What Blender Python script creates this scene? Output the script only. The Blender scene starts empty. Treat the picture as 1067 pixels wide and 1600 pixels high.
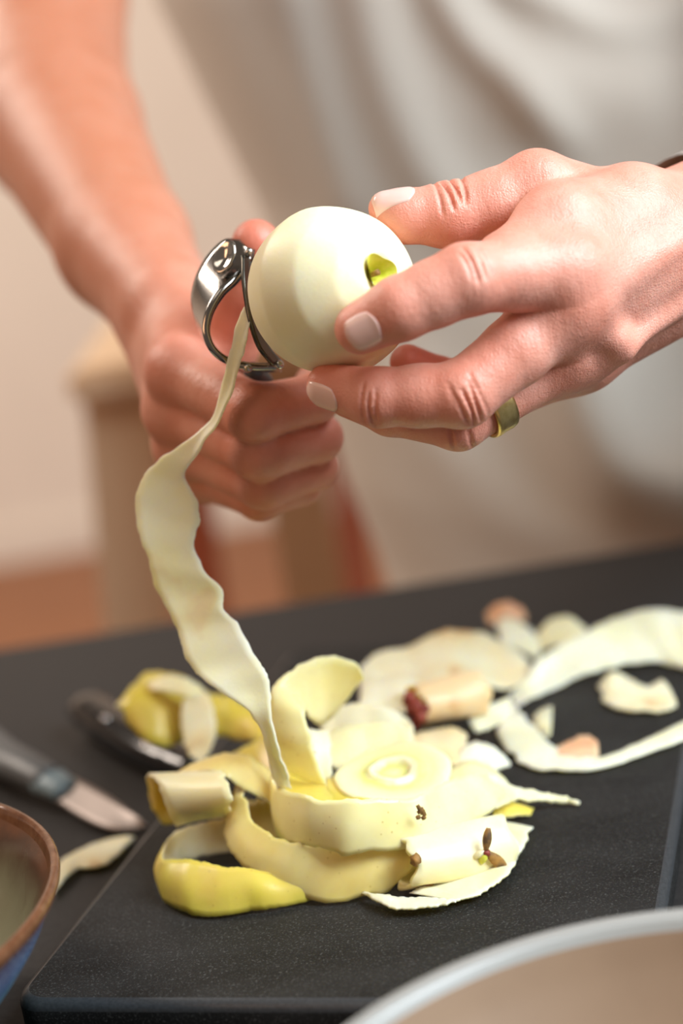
import bpy, bmesh, math, random
import numpy as np
from math import radians, sin, cos, pi
random.seed(7)
np.random.seed(7)
scene = bpy.context.scene
COL = scene.collection

# ------------------------------------------------------------------ camera
FOC_PX, IW, IH = 2667.0, 1067.0, 1600.0
PITCH, ROLL, CAM_H = radians(14), radians(9), 0.292
FW = np.array([0, cos(PITCH), -sin(PITCH)])
_r0 = np.array([1.0, 0, 0]); _u0 = np.array([0, sin(PITCH), cos(PITCH)])
RT = cos(ROLL) * _r0 - sin(ROLL) * _u0
UP = sin(ROLL) * _r0 + cos(ROLL) * _u0
CAM = np.array([0, 0, CAM_H])
cd = bpy.data.cameras.new('camera'); cam = bpy.data.objects.new('camera', cd); COL.objects.link(cam)
cd.sensor_fit = 'VERTICAL'; cd.sensor_height = 36; cd.sensor_width = 24
cd.lens = FOC_PX * 36 / IH
cd.clip_start = 0.01
cd.dof.use_dof = True; cd.dof.focus_distance = 0.578; cd.dof.aperture_fstop = 3.7
from mathutils import Matrix, Vector
cam.matrix_world = Matrix(((RT[0], UP[0], -FW[0], CAM[0]), (RT[1], UP[1], -FW[1], CAM[1]),
                           (RT[2], UP[2], -FW[2], CAM[2]), (0, 0, 0, 1)))
scene.camera = cam

# ------------------------------------------------------------------ light
scene.view_settings.view_transform = 'Standard'
scene.view_settings.look = 'None'
scene.view_settings.gamma = 1
scene.view_settings.use_curve_mapping = False
scene.view_settings.exposure = 0.0
scene.cycles.use_denoising = True
w = bpy.data.worlds.new('room_ambient'); scene.world = w; w.use_nodes = True
w.node_tree.nodes['Background'].inputs[0].default_value = (1.0, 0.80, 0.64, 1)
w.node_tree.nodes['Background'].inputs[1].default_value = 0.17
def area(name, loc, target, sx, sy, power, color):
    l = bpy.data.lights.new(name, 'AREA'); l.shape = 'RECTANGLE'; l.size = sx; l.size_y = sy
    l.energy = power; l.color = color
    o = bpy.data.objects.new(name, l); COL.objects.link(o); o.location = loc
    o.rotation_euler = (Vector(target) - Vector(loc)).to_track_quat('-Z', 'Y').to_euler()
    return o
area('window_daylight', (0.95, 0.16, 0.95), (0.05, 0.62, 0.12), 0.8, 0.9, 40, (0.84, 0.93, 1.0))
area('ceiling_lamp', (-0.35, -0.1, 1.7), (0.0, 0.6, 0.1), 0.6, 0.6, 2.5, (1.0, 0.86, 0.70))
area('warm_room_lamp', (-1.2, -0.1, 0.9), (-0.1, 0.8, 0.2), 0.6, 0.6, 4, (1.0, 0.55, 0.30))
area('far_ceiling_lamp', (-1.5, 1.9, 1.75), (-0.5, 3.2, -0.2), 0.8, 0.8, 68, (1.0, 0.86, 0.74))  # added fill brightening the far wall and stool, no actual lamp there

# ------------------------------------------------------------------ pixel -> place
BOARD = 0.015
def ray(px, py): return FW + RT * (px - IW / 2) / FOC_PX - UP * (py - IH / 2) / FOC_PX
def P(px, py, d): return CAM + ray(px, py) * d
def G(px, py, z=BOARD + 0.001):
    v = ray(px, py); return CAM + v * ((z - CAM[2]) / v[2])
def E(px, py, Y, zmin=BOARD + 0.001):
    v = ray(px, py); p = CAM + v * (Y / v[1])
    if Y <= 0: return G(px, py, zmin)
    return G(px, py, zmin) if p[2] < zmin else p
def pix(p):
    q = np.asarray(p) - CAM; d = q @ FW
    return IW / 2 + (q @ RT) / d * FOC_PX, IH / 2 - (q @ UP) / d * FOC_PX

# ------------------------------------------------------------------ materials
def new_mat(name, base=(0.8, 0.8, 0.8), rough=0.5, metal=0.0, **kw):
    m = bpy.data.materials.new(name); m.use_nodes = True
    b = m.node_tree.nodes['Principled BSDF']
    b.inputs['Base Color'].default_value = (*base, 1); b.inputs['Roughness'].default_value = rough
    b.inputs['Metallic'].default_value = metal
    for k, v in kw.items():
        k = k.replace('_', ' ')
        b.inputs[k].default_value = v
    return m
def nd(m, t, **kw):
    n = m.node_tree.nodes.new(t)
    for k, v in kw.items(): setattr(n, k, v)
    return n
def lk(m, a, b): m.node_tree.links.new(a, b)
def noise(m, scale, detail=4, rough=0.55, coord='Object', stretch=None):
    tc = nd(m, 'ShaderNodeTexCoord'); n = nd(m, 'ShaderNodeTexNoise')
    n.inputs['Scale'].default_value = scale; n.inputs['Detail'].default_value = detail
    n.inputs['Roughness'].default_value = rough
    if stretch:
        mp = nd(m, 'ShaderNodeMapping'); mp.inputs['Scale'].default_value = stretch
        lk(m, tc.outputs[coord], mp.inputs['Vector']); lk(m, mp.outputs[0], n.inputs['Vector'])
    else: lk(m, tc.outputs[coord], n.inputs['Vector'])
    return n
def ramp(m, src, stops):
    r = nd(m, 'ShaderNodeValToRGB'); e = r.color_ramp.elements
    while len(e) < len(stops): e.new(0.5)
    for el, (p, c) in zip(e, stops):
        el.position = p; el.color = (*c, 1) if len(c) == 3 else c
    lk(m, src, r.inputs[0]); return r
def mix(m, fac, a, b, mode='MIX'):
    x = nd(m, 'ShaderNodeMix'); x.data_type = 'RGBA'; x.blend_type = mode
    for s, v in ((x.inputs[0], fac), (x.inputs[6], a), (x.inputs[7], b)):
        if hasattr(v, 'links'): lk(m, v, s)
        elif isinstance(v, (int, float)): s.default_value = v
        else: s.default_value = (*v, 1)
    return x.outputs[2]
def bsdf(m): return m.node_tree.nodes['Principled BSDF']
def bump(m, src, strength, dist):
    b = nd(m, 'ShaderNodeBump'); b.inputs['Strength'].default_value = strength; b.inputs['Distance'].default_value = dist
    lk(m, src, b.inputs['Height']); lk(m, b.outputs[0], bsdf(m).inputs['Normal']); return b

def mat_noise2(name, c1, c2, scale, rough=0.6, bstr=0.2, bdist=0.001, stretch=None, lo=0.35, hi=0.65, **kw):
    m = new_mat(name, c1, rough, **kw)
    n = noise(m, scale, 6, 0.6, stretch=stretch)
    r = ramp(m, n.outputs[0], [(lo, c1), (hi, c2)])
    lk(m, r.outputs[0], bsdf(m).inputs['Base Color'])
    if bstr: bump(m, n.outputs[0], bstr, bdist)
    return m

M = {}
# skin
m = new_mat('skin', (0.7, 0.4, 0.3), 0.42)
n1 = noise(m, 60, 5); n2 = noise(m, 500, 3)
att = nd(m, 'ShaderNodeAttribute', attribute_name='flush')
base = ramp(m, n1.outputs[0], [(0.3, (0.70, 0.27, 0.185)), (0.7, (0.82, 0.40, 0.305))]).outputs[0]
arm_shade = nd(m, 'ShaderNodeAttribute', attribute_name='tan')  # weaker light on the right arm, painted into the skin colour
base = mix(m, arm_shade.outputs['Fac'], base, (0.50, 0.185, 0.085))
flu = mix(m, att.outputs['Fac'], base, (0.68, 0.20, 0.13))
lk(m, flu, bsdf(m).inputs['Base Color'])
b = bsdf(m)
b.inputs['Subsurface Weight'].default_value = 0.22
b.inputs['Subsurface Radius'].default_value = (1.0, 0.32, 0.18)
b.inputs['Subsurface Scale'].default_value = 0.004
b.inputs['Specular IOR Level'].default_value = 0.45
vo = nd(m, 'ShaderNodeTexVoronoi'); vo.feature = 'DISTANCE_TO_EDGE'; vo.inputs['Scale'].default_value = 900
tc = nd(m, 'ShaderNodeTexCoord'); lk(m, tc.outputs['Object'], vo.inputs['Vector'])
mm = nd(m, 'ShaderNodeMath', operation='ADD'); lk(m, vo.outputs[0], mm.inputs[0]); lk(m, n2.outputs[0], mm.inputs[1])
n4 = noise(m, 420, 3, 0.6, stretch=(1.0, 1.0, 0.22))
mm2 = nd(m, 'ShaderNodeMath', operation='MULTIPLY_ADD'); lk(m, n4.outputs[0], mm2.inputs[0]); mm2.inputs[1].default_value = 1.6; lk(m, mm.outputs[0], mm2.inputs[2])
bump(m, mm2.outputs[0], 0.34, 0.0006)
M['skin'] = m
m = new_mat('fingernail', (0.86, 0.56, 0.49), 0.22, Subsurface_Weight=0.15)
bsdf(m).inputs['Subsurface Scale'].default_value = 0.002
M['nail'] = m
# fruit
def flesh(name, c1, c2, brown=0.0, bf=0.8):
    m = new_mat(name, c1, 0.42)
    n = noise(m, 45, 4)
    col = ramp(m, n.outputs[0], [(0.35, c1), (0.65, c2)]).outputs[0]
    if brown:
        n2 = noise(m, 38, 3, 0.5)
        f = ramp(m, n2.outputs[0], [(0.66 - brown * 0.1, (0, 0, 0)), (0.74 - brown * 0.1, (bf, bf, bf))]).outputs[0]
        col = mix(m, f, col, (0.62, 0.34, 0.14))
    lk(m, col, bsdf(m).inputs['Base Color'])
    b = bsdf(m)
    b.inputs['Subsurface Weight'].default_value = 0.8
    b.inputs['Subsurface Radius'].default_value = (1.0, 0.85, 0.5)
    b.inputs['Subsurface Scale'].default_value = 0.003
    n3 = noise(m, 900, 3)
    bump(m, n3.outputs[0], 0.12, 0.0005)
    return m
def peel_skin(name, c1, c2):
    m = new_mat(name, c1, 0.36)
    n = noise(m, 40, 4)
    col = ramp(m, n.outputs[0], [(0.35, c1), (0.65, c2)]).outputs[0]
    vo = nd(m, 'ShaderNodeTexVoronoi'); vo.inputs['Scale'].default_value = 260
    tc = nd(m, 'ShaderNodeTexCoord'); lk(m, tc.outputs['Object'], vo.inputs['Vector'])
    f = ramp(m, vo.outputs['Distance'], [(0.07, (0.5, 0.5, 0.5)), (0.13, (0, 0, 0))]).outputs[0]
    col = mix(m, f, col, (0.52, 0.36, 0.07))
    lk(m, col, bsdf(m).inputs['Base Color'])
    b = bsdf(m)
    b.inputs['Subsurface Weight'].default_value = 0.7
    b.inputs['Subsurface Radius'].default_value = (1.0, 0.85, 0.3)
    b.inputs['Subsurface Scale'].default_value = 0.003
    n3 = noise(m, 500, 3); bump(m, n3.outputs[0], 0.08, 0.0005)
    return m
M['flesh'] = flesh('apple_flesh', (0.94, 0.85, 0.54), (0.92, 0.79, 0.44))
M['flesh_white'] = flesh('apple_flesh_white', (0.95, 0.90, 0.66), (0.94, 0.86, 0.54))
M['flesh_tint'] = flesh('apple_flesh_tinted', (0.95, 0.90, 0.66), (0.94, 0.86, 0.54), 0.3, 0.28)
M['flesh_brown'] = flesh('apple_flesh_browning', (0.92, 0.84, 0.58), (0.88, 0.70, 0.40), 0.5)
M['flesh_peach'] = flesh('apple_flesh_oxidised', (0.88, 0.68, 0.42), (0.86, 0.60, 0.30), 0.3)
M['skin_pale'] = peel_skin('apple_skin_pale', (0.92, 0.83, 0.47), (0.88, 0.76, 0.34))
M['skin_mid'] = peel_skin('apple_skin_cream_yellow', (0.84, 0.64, 0.20), (0.88, 0.73, 0.32))
M['skin_yellow'] = peel_skin('apple_skin_yellow_green', (0.66, 0.55, 0.065), (0.76, 0.57, 0.12))
M['bruise'] = flesh('bruised_flesh', (0.74, 0.34, 0.17), (0.86, 0.58, 0.36), 0.4)
M['calyx'] = mat_noise2('dried_calyx', (0.10, 0.055, 0.02), (0.40, 0.20, 0.04), 300, 0.7)
M['red_core'] = mat_noise2('bruised_core', (0.14, 0.012, 0.01), (0.30, 0.05, 0.025), 200, 0.6)
M['green'] = mat_noise2('green_stalk_cavity', (0.55, 0.60, 0.03), (0.75, 0.72, 0.12), 250, 0.5)
# slate, metal, ceramics
m = new_mat('slate', (0.02, 0.02, 0.02), 0.6)
bsdf(m).inputs['Specular IOR Level'].default_value = 0.22
n1 = noise(m, 1200, 5, 0.75); n2 = noise(m, 22, 5, 0.6, stretch=(1, 2.5, 1))
c1 = ramp(m, n2.outputs[0], [(0.3, (0.006, 0.006, 0.0058)), (0.75, (0.018, 0.018, 0.0175))]).outputs[0]
f = ramp(m, n1.outputs[0], [(0.55, (0, 0, 0)), (0.68, (0.9, 0.9, 0.9))]).outputs[0]
lk(m, mix(m, f, c1, (0.10, 0.10, 0.095)), bsdf(m).inputs['Base Color'])
mm = nd(m, 'ShaderNodeMath', operation='ADD'); lk(m, n1.outputs[0], mm.inputs[0]); lk(m, n2.outputs[0], mm.inputs[1])
bump(m, mm.outputs[0], 0.35, 0.0008)
M['slate'] = m
M['slate_edge'] = mat_noise2('worn_slate_edge', (0.026, 0.028, 0.030), (0.042, 0.045, 0.048), 900, 0.36, 0.1, 0.0003)  # window light caught on the bevel, painted as a paler edge colour
M['table'] = mat_noise2('dark_table_top', (0.018, 0.0165, 0.016), (0.028, 0.0255, 0.024), 300, 0.6, 0.1, 0.0004, Specular_IOR_Level=0.3)
M['steel'] = new_mat('polished_steel', (0.55, 0.54, 0.52), 0.12, 1.0)
M['dark_steel'] = new_mat('dark_polished_steel', (0.36, 0.34, 0.32), 0.16, 1.0)
M['blade_dark'] = new_mat('dark_blade', (0.12, 0.11, 0.09), 0.25, 1.0)
M['blade'] = new_mat('brushed_blade', (0.32, 0.28, 0.26), 0.5, 1.0)
M['gold'] = mat_noise2('brushed_gold', (0.82, 0.62, 0.27), (0.70, 0.50, 0.19), 500, 0.34, 0.15, 0.0003, Metallic=1.0)
M['grey_plastic'] = new_mat('grey_blue_plastic', (0.095, 0.105, 0.11), 0.42)
M['grey_light'] = new_mat('pale_blue_collar', (0.20, 0.28, 0.32), 0.3)
M['black'] = new_mat('glossy_black_plastic', (0.006, 0.005, 0.005), 0.16)
M['black_matte'] = new_mat('matte_dark_grip', (0.02, 0.02, 0.02), 0.5)
m = new_mat('bowl_outer_glaze', (0.1, 0.2, 0.3), 0.25)
n1 = noise(m, 700, 3); n2 = noise(m, 90, 4)
geo = nd(m, 'ShaderNodeTexCoord'); sep = nd(m, 'ShaderNodeSeparateXYZ'); lk(m, geo.outputs['Object'], sep.inputs[0])
ad = nd(m, 'ShaderNodeMath', operation='MULTIPLY_ADD'); lk(m, n2.outputs[0], ad.inputs[0]); ad.inputs[1].default_value = 0.014; lk(m, sep.outputs[2], ad.inputs[2])
mr = nd(m, 'ShaderNodeMapRange'); lk(m, ad.outputs[0], mr.inputs[0]); mr.inputs[1].default_value = 0.03; mr.inputs[2].default_value = 0.066
zc = ramp(m, mr.outputs[0], [(0.1, (0.18, 0.40, 0.48)), (0.55, (0.10, 0.17, 0.32)), (0.85, (0.10, 0.08, 0.14)), (1.0, (0.24, 0.14, 0.09))]).outputs[0]
f = ramp(m, n1.outputs[0], [(0.5, (0, 0, 0)), (0.7, (0.5, 0.5, 0.5))]).outputs[0]
lk(m, mix(m, f, zc, (0.30, 0.42, 0.50)), bsdf(m).inputs['Base Color'])
M['bowl_out'] = m
M['bowl_rim'] = mat_noise2('bowl_rim_glaze', (0.11, 0.042, 0.018), (0.19, 0.085, 0.042), 200, 0.1, 0)
m = new_mat('bowl_inner_glaze', (0.2, 0.2, 0.15), 0.2)
tcn = nd(m, 'ShaderNodeTexCoord'); sep = nd(m, 'ShaderNodeSeparateXYZ'); lk(m, tcn.outputs['Object'], sep.inputs[0])
n1 = noise(m, 60, 4)
ad = nd(m, 'ShaderNodeMath', operation='MULTIPLY_ADD'); lk(m, n1.outputs[0], ad.inputs[0]); ad.inputs[1].default_value = 0.012; lk(m, sep.outputs[2], ad.inputs[2])
mr = nd(m, 'ShaderNodeMapRange'); lk(m, ad.outputs[0], mr.inputs[0]); mr.inputs[1].default_value = 0.02; mr.inputs[2].default_value = 0.066
lk(m, ramp(m, mr.outputs[0], [(0.0, (0.30, 0.30, 0.20)), (0.6, (0.17, 0.17, 0.11)), (0.85, (0.07, 0.035, 0.02)), (1, (0.18, 0.07, 0.03))]).outputs[0], bsdf(m).inputs['Base Color'])
M['bowl_in'] = m
M['pan_in'] = mat_noise2('beige_pan_coating', (0.27, 0.18, 0.115), (0.29, 0.195, 0.125), 30, 0.45, 0)
M['pan_rim'] = new_mat('pale_pan_rim', (0.33, 0.33, 0.31), 0.3)
# room
M['wall'] = mat_noise2('plaster_wall', (0.80, 0.72, 0.63), (0.83, 0.75, 0.66), 8, 0.9, 0.05)
M['floor'] = mat_noise2('wood_floor', (0.26, 0.09, 0.03), (0.36, 0.14, 0.05), 6, 0.45, 0.05, stretch=(1, 8, 1))
M['wood'] = mat_noise2('beech_wood', (0.78, 0.56, 0.36), (0.82, 0.60, 0.40), 20, 0.5, 0.05, stretch=(6, 6, 1))
M['redwood'] = mat_noise2('red_stained_wood', (0.45, 0.12, 0.06), (0.52, 0.17, 0.09), 20, 0.5, 0.05)
M['shirt'] = mat_noise2('cotton_jersey', (0.50, 0.465, 0.405), (0.54, 0.50, 0.44), 1500, 0.95, 0.15, 0.0005)
bsdf(M['shirt']).inputs['Sheen Weight'].default_value = 0.15
M['trousers'] = mat_noise2('dark_denim', (0.012, 0.014, 0.018), (0.02, 0.022, 0.028), 800, 0.9, 0.1)

# ------------------------------------------------------------------ object helpers
def tag(o, label=None, cat=None, group=None, kind=None):
    if label: o['label'] = label
    if cat: o['category'] = cat
    if group: o['group'] = group
    if kind: o['kind'] = kind
    return o
def empty(name, loc=(0, 0, 0)):
    o = bpy.data.objects.new(name, None); COL.objects.link(o); o.location = loc; o.empty_display_size = 0.02
    return o
def mesh_obj(name, verts, faces, mat, parent=None, smooth=True, mats=None, midx=None):
    me = bpy.data.meshes.new(name)
    V = np.asarray(verts, dtype=float)
    org = V.mean(0)
    if parent is None:
        me.from_pydata((V - org).tolist(), [], [list(map(int, f)) for f in faces])
    else:
        me.from_pydata(V.tolist(), [], [list(map(int, f)) for f in faces])
    for x in (mats or [mat]): me.materials.append(x)
    if midx is not None: me.polygons.foreach_set('material_index', np.asarray(midx, dtype=np.int32))
    if smooth: me.polygons.foreach_set('use_smooth', [True] * len(me.polygons))
    me.validate(); me.update()
    o = bpy.data.objects.new(name, me); COL.objects.link(o)
    if parent is not None:
        pl_ = Vector(parent.location) + (Vector(parent.parent.location) if parent.parent else Vector((0, 0, 0)))
        o.parent = parent; o.matrix_parent_inverse = Matrix.Translation(-pl_)
    else: o.location = org
    return o
def bm_obj(name, bm, mat, parent=None, smooth=False):
    bm.normal_update()
    V = [v.co[:] for v in bm.verts]; bm.verts.index_update()
    F = [[v.index for v in f.verts] for f in bm.faces]
    o = mesh_obj(name, V, F, mat, parent, smooth); bm.free(); return o
def box(name, lo, hi, mat, parent=None, bev=0.0, rot=None):
    bm = bmesh.new(); bmesh.ops.create_cube(bm, size=1)
    lo, hi = np.array(lo, float), np.array(hi, float)
    for v in bm.verts: v.co = Vector((lo + hi) / 2 + np.array(v.co) * (hi - lo))
    if bev: bmesh.ops.bevel(bm, geom=list(bm.edges), offset=bev, segments=2, affect='EDGES')
    return bm_obj(name, bm, mat, parent)
def spline(pts, n):
    pts = np.asarray(pts, float); k = len(pts)
    if k == 2:
        t = np.linspace(0, 1, n)[:, None]; return pts[0] * (1 - t) + pts[1] * t
    seg = np.linalg.norm(np.diff(pts, axis=0), axis=1) ** 0.5 + 1e-6
    T = np.concatenate([[0], np.cumsum(seg)])
    grad = np.zeros_like(pts)
    for i in range(k):
        a, c = max(i - 1, 0), min(i + 1, k - 1)
        grad[i] = (pts[c] - pts[a]) / (T[c] - T[a])
    out = []
    for t in np.linspace(0, T[-1], n):
        i = min(max(np.searchsorted(T, t, 'right') - 1, 0), k - 2)
        h = T[i + 1] - T[i]; s = (t - T[i]) / h
        out.append((2*s**3-3*s**2+1)*pts[i] + (s**3-2*s**2+s)*h*grad[i] + (-2*s**3+3*s**2)*pts[i+1] + (s**3-s**2)*h*grad[i+1])
    return np.array(out)
def norm(v): return v / (np.linalg.norm(v) + 1e-12)
def grid_solid(name, top, thick, mats, parent=None, mat_top=0, mat_bot=1):
    """closed solid from a grid of points (n,m,3); thickness array along the grid normal"""
    n, m_ = top.shape[:2]
    du = np.gradient(top, axis=0); dv = np.gradient(top, axis=1)
    N = np.cross(du, dv); N /= (np.linalg.norm(N, axis=2, keepdims=True) + 1e-12)
    bot = top - N * (thick[..., None] if hasattr(thick, 'shape') else thick)
    V = np.concatenate([top.reshape(-1, 3), bot.reshape(-1, 3)]); o = n * m_
    F = []; MI = []
    for i in range(n - 1):
        for j in range(m_ - 1):
            a = i * m_ + j; F.append((a, a + m_, a + m_ + 1, a + 1)); MI.append(mat_top)
            F.append((o + a, o + a + 1, o + a + m_ + 1, o + a + m_)); MI.append(mat_bot)
    ring = [j for j in range(m_)] + [i * m_ + m_ - 1 for i in range(1, n)] + [(n - 1) * m_ + j for j in range(m_ - 2, -1, -1)] + [i * m_ for i in range(n - 2, 0, -1)]
    for a, b_ in zip(ring, ring[1:] + ring[:1]):
        F.append((a, b_, o + b_, o + a)); MI.append(mat_bot)
    return mesh_obj(name, V, F, None, parent, True, mats, MI)
def lathe(profile, seg=64):
    """profile [(r,z)] -> verts, faces (around +Z)"""
    V = []; F = []; k = len(profile)
    for r, z in profile:
        for s in range(seg):
            a = 2 * pi * s / seg; V.append((r * cos(a), r * sin(a), z))
    for i in range(k - 1):
        for s in range(seg):
            t = (s + 1) % seg
            F.append((i * seg + s, i * seg + t, (i + 1) * seg + t, (i + 1) * seg + s))
    return np.array(V), F
def frame_to(z, up=(0.1, 0.3, 1)):
    z = norm(np.asarray(z, float)); x = norm(np.cross(up, z)); y = np.cross(z, x)
    return np.stack([x, y, z], 1)
def tube(pts, rad, seg=16, flat=1.0, upv=(0, 0, 1)):
    pts = np.asarray(pts); n = len(pts); rad = np.broadcast_to(rad, n)
    V = []; F = []
    for i in range(n):
        t = norm(pts[min(i + 1, n - 1)] - pts[max(i - 1, 0)])
        x = norm(np.cross(t, upv)); y = np.cross(x, t)
        for s in range(seg):
            a = 2 * pi * s / seg; V.append(pts[i] + rad[i] * (cos(a) * x + flat * sin(a) * y))
    for i in range(n - 1):
        for s in range(seg):
            u = (s + 1) % seg; F.append((i * seg + s, i * seg + u, (i + 1) * seg + u, (i + 1) * seg + s))
    F.append(tuple(range(seg))[::-1]); F.append(tuple((n - 1) * seg + s for s in range(seg)))
    return np.array(V), F

# ------------------------------------------------------------------ room
FLOOR = -0.75
def struct(o): o['kind'] = 'structure'; return o
struct(box('floor', (-3.5, -0.6, FLOOR - 0.05), (3.5, 4.2, FLOOR), M['floor']))
struct(box('wall_back', (-3.5, 4.2, FLOOR), (3.5, 4.3, 1.9), M['wall']))
struct(box('baseboard_back', (-3.5, 4.18, FLOOR), (3.5, 4.2, FLOOR + 0.09), M['wall']))
struct(box('wall_left', (-3.6, -0.6, FLOOR), (-3.5, 4.3, 1.9), M['wall']))

# ------------------------------------------------------------------ table
tb = empty('dining_table', (0.1, 0.55, FLOOR))
tag(tb, 'dark grey table with a matte stone-like top under the cutting board', 'table')
box('table_top', (-0.75, 0.05, -0.03), (0.95, 0.972, 0.0), M['table'], tb, 0.003)
for sx in (-0.70, 0.90):
    for sy in (0.10, 0.90):
        box('leg', (sx - 0.03, sy - 0.03, FLOOR), (sx + 0.03, sy + 0.03, -0.03), M['table'], tb, 0.003)

# ------------------------------------------------------------------ cutting board
ang = radians(-17); e1 = np.array([cos(ang), sin(ang)]); e2 = np.array([-sin(ang), cos(ang)])
bl = np.array([-0.1355, 0.5165]); BW, BL, BT = 0.2125, 0.34, BOARD
def rounded_rect(w_, l_, r, k=8):
    out = []
    for cx, cy, a0 in ((w_ - r, r, -90), (w_ - r, l_ - r, 0), (r, l_ - r, 90), (r, r, 180)):
        for i in range(k + 1):
            a = radians(a0 + 90 * i / k); out.append((cx + r * cos(a), cy + r * sin(a)))
    return out
V = []; F = []; rings = [(0.0025, 0.0003), (0.0006, 0.0015), (0, 0.004), (0, BT - 0.0035), (0.0009, BT - 0.0012), (0.0032, BT)]
for ins, z in rings:
    rr = rounded_rect(BW - 2 * ins, BL - 2 * ins, 0.011 - ins * 0.5)
    for (x, y) in rr:
        q = bl + e1 * (x + ins) + e2 * (y + ins); V.append((q[0], q[1], z))
k = len(V) // len(rings)
for i in range(len(rings) - 1):
    for s in range(k):
        t = (s + 1) % k; F.append((i * k + s, i * k + t, (i + 1) * k + t, (i + 1) * k + s))
F.append(tuple(range(k))[::-1]); F.append(tuple((len(rings) - 1) * k + s for s in range(k)))
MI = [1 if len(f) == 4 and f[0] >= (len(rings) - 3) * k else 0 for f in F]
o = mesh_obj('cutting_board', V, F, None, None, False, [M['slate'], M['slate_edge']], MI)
for p_ in o.data.polygons: p_.use_smooth = len(p_.vertices) == 4
tag(o, 'black slate-look cutting board with rounded corner under the apple peels', 'cutting board')

# ------------------------------------------------------------------ bowl
bc = np.array([-0.2115, 0.5065]); br = 0.103; bh = 0.060
bowl = empty('ceramic_bowl', (bc[0], bc[1], 0)); tag(bowl, 'ceramic bowl with blue speckled outside and glossy brown rim, left edge', 'bowl')
outp = [(0.001, 0.0), (0.040, 0.0), (0.042, 0.003), (0.046, 0.006), (0.062, 0.014), (0.080, 0.027), (0.093, 0.042), (0.100, 0.054), (br - 0.0005, bh - 0.003)]
rimp = [(br - 0.0005, bh - 0.003), (br, bh - 0.0005), (br - 0.0012, bh + 0.001), (br - 0.0030, bh + 0.0005), (br - 0.0045, bh - 0.003)]
inp = [(br - 0.0045, bh - 0.003), (0.094, 0.052), (0.086, 0.039), (0.072, 0.026), (0.052, 0.016), (0.030, 0.011), (0.001, 0.010)]
def bowl_part(name, prof, mat, par, c, n=8, seg=96):
    pr = spline([(r, 0, z) for r, z in prof], n * len(prof))[:, [0, 2]]
    V, F = lathe(pr, seg); o = mesh_obj(name, V + np.array([c[0], c[1], 0]), F, mat, par)
    # keep object-space z meaningful for the glaze: child space equals world offset by parent
    return o
bowl_part('outer_wall', outp, M['bowl_out'], bowl, bc); bowl_part('rim', rimp, M['bowl_rim'], bowl, bc); bowl_part('inner_wall', inp, M['bowl_in'], bowl, bc)

# ------------------------------------------------------------------ pan in the foreground
pc = np.array([0.0616, 0.3310]); pr_ = 0.1135; ph = 0.05
pan = empty('shallow_pan', (pc[0], pc[1], 0)); tag(pan, 'large round beige-lined pan with pale rim in the front corner', 'pan')
bowl_part('outer_wall', [(0.001, 0.0), (0.080, 0.0), (0.086, 0.002), (0.096, 0.018), (0.104, 0.034), (pr_ - 0.002, ph - 0.003)], M['pan_rim'], pan, pc, 8, 128)
bowl_part('rim', [(pr_ - 0.002, ph - 0.003), (pr_ + 0.0004, ph - 0.001), (pr_ - 0.0005, ph + 0.0005), (pr_ - 0.0045, ph), (pr_ - 0.0065, ph - 0.003)], M['pan_rim'], pan, pc, 8, 128)
bowl_part('inner_wall', [(pr_ - 0.0065, ph - 0.003), (0.103, 0.036), (0.095, 0.020), (0.086, 0.007), (0.078, 0.004), (0.001, 0.004)], M['pan_in'], pan, pc, 8, 128)

# ------------------------------------------------------------------ paring knife on the table (left of the board)
kn = empty('paring_knife', G(60, 1215, 0.0)); tag(kn, 'small paring knife with grey-blue handle lying left of the cutting board', 'knife')
def kz(px, py, z): return G(px, py, z)
def knife_blade():
    sp = spline([kz(92, 1209, .009), kz(125, 1222, .009), (kz(169, 1246, .008)), kz(210, 1274, .006), kz(232, 1290, .004)], 24)
    ed = spline([kz(78, 1243, .007), kz(127, 1277, .005), kz(169, 1295, .004), kz(210, 1297, .003), kz(231, 1292, .003)], 24)
    g = np.stack([sp * (1 - t) + ed * t for t in np.linspace(0, 1, 7)], 1)
    th = np.tile(np.linspace(0.0018, 0.0003, 7), (24, 1))
    grid_solid('blade', g, th, [M['blade'], M['blade']], kn)
knife_blade()
hp = spline([kz(-75, 1128, .012), kz(-40, 1150, .012), kz(0, 1181, .0125), kz(45, 1203, .012), kz(78, 1221, .010)], 24)
hr = np.interp(np.linspace(0, 1, 24), [0, .06, .2, .6, 1], [.006, .0105, .0115, .0105, .0085])
V, F = tube(hp, hr, 18, 0.72); mesh_obj('handle', V, F, M['grey_plastic'], kn)
hp = spline([kz(74, 1219, .010), kz(90, 1228, .009), kz(104, 1236, .008)], 8)
V, F = tube(hp, np.linspace(.0092, .0072, 8), 18, 0.62); mesh_obj('collar', V, F, M['grey_light'], kn)

# ------------------------------------------------------------------ black utensil
ut = empty('black_utensil', G(200, 1160, 0.0)); tag(ut, 'glossy black kitchen utensil handle behind the yellow peels, left', 'utensil')
hp = spline([kz(112, 1112, .011), kz(140, 1110, .012), kz(180, 1138, .012), kz(225, 1168, .011), kz(270, 1190, .010), kz(305, 1205, .009)], 30)
hr = np.interp(np.linspace(0, 1, 30), [0, .05, .16, .4, .8, 1], [.004, .0085, .0115, .0105, .009, .008])
V, F = tube(hp, hr, 20, 0.8); mesh_obj('handle', V, F, M['black'], ut)
hp = spline([kz(296, 1201, .009), kz(306, 1206, .009), kz(314, 1210, .009)], 12)
V, F = tube(hp, .0045, 14, 0.6); mesh_obj('neck', V, F, M['blade'], ut)
for q in ((165, 1122), (228, 1163)):
    V, F = lathe([(0.0001, 0.0012), (0.0018, 0.001), (0.0022, 0.0)], 16)
    c = kz(q[0], q[1], .0205); mesh_obj('rivet', V + c, F, M['steel'], ut)

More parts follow.
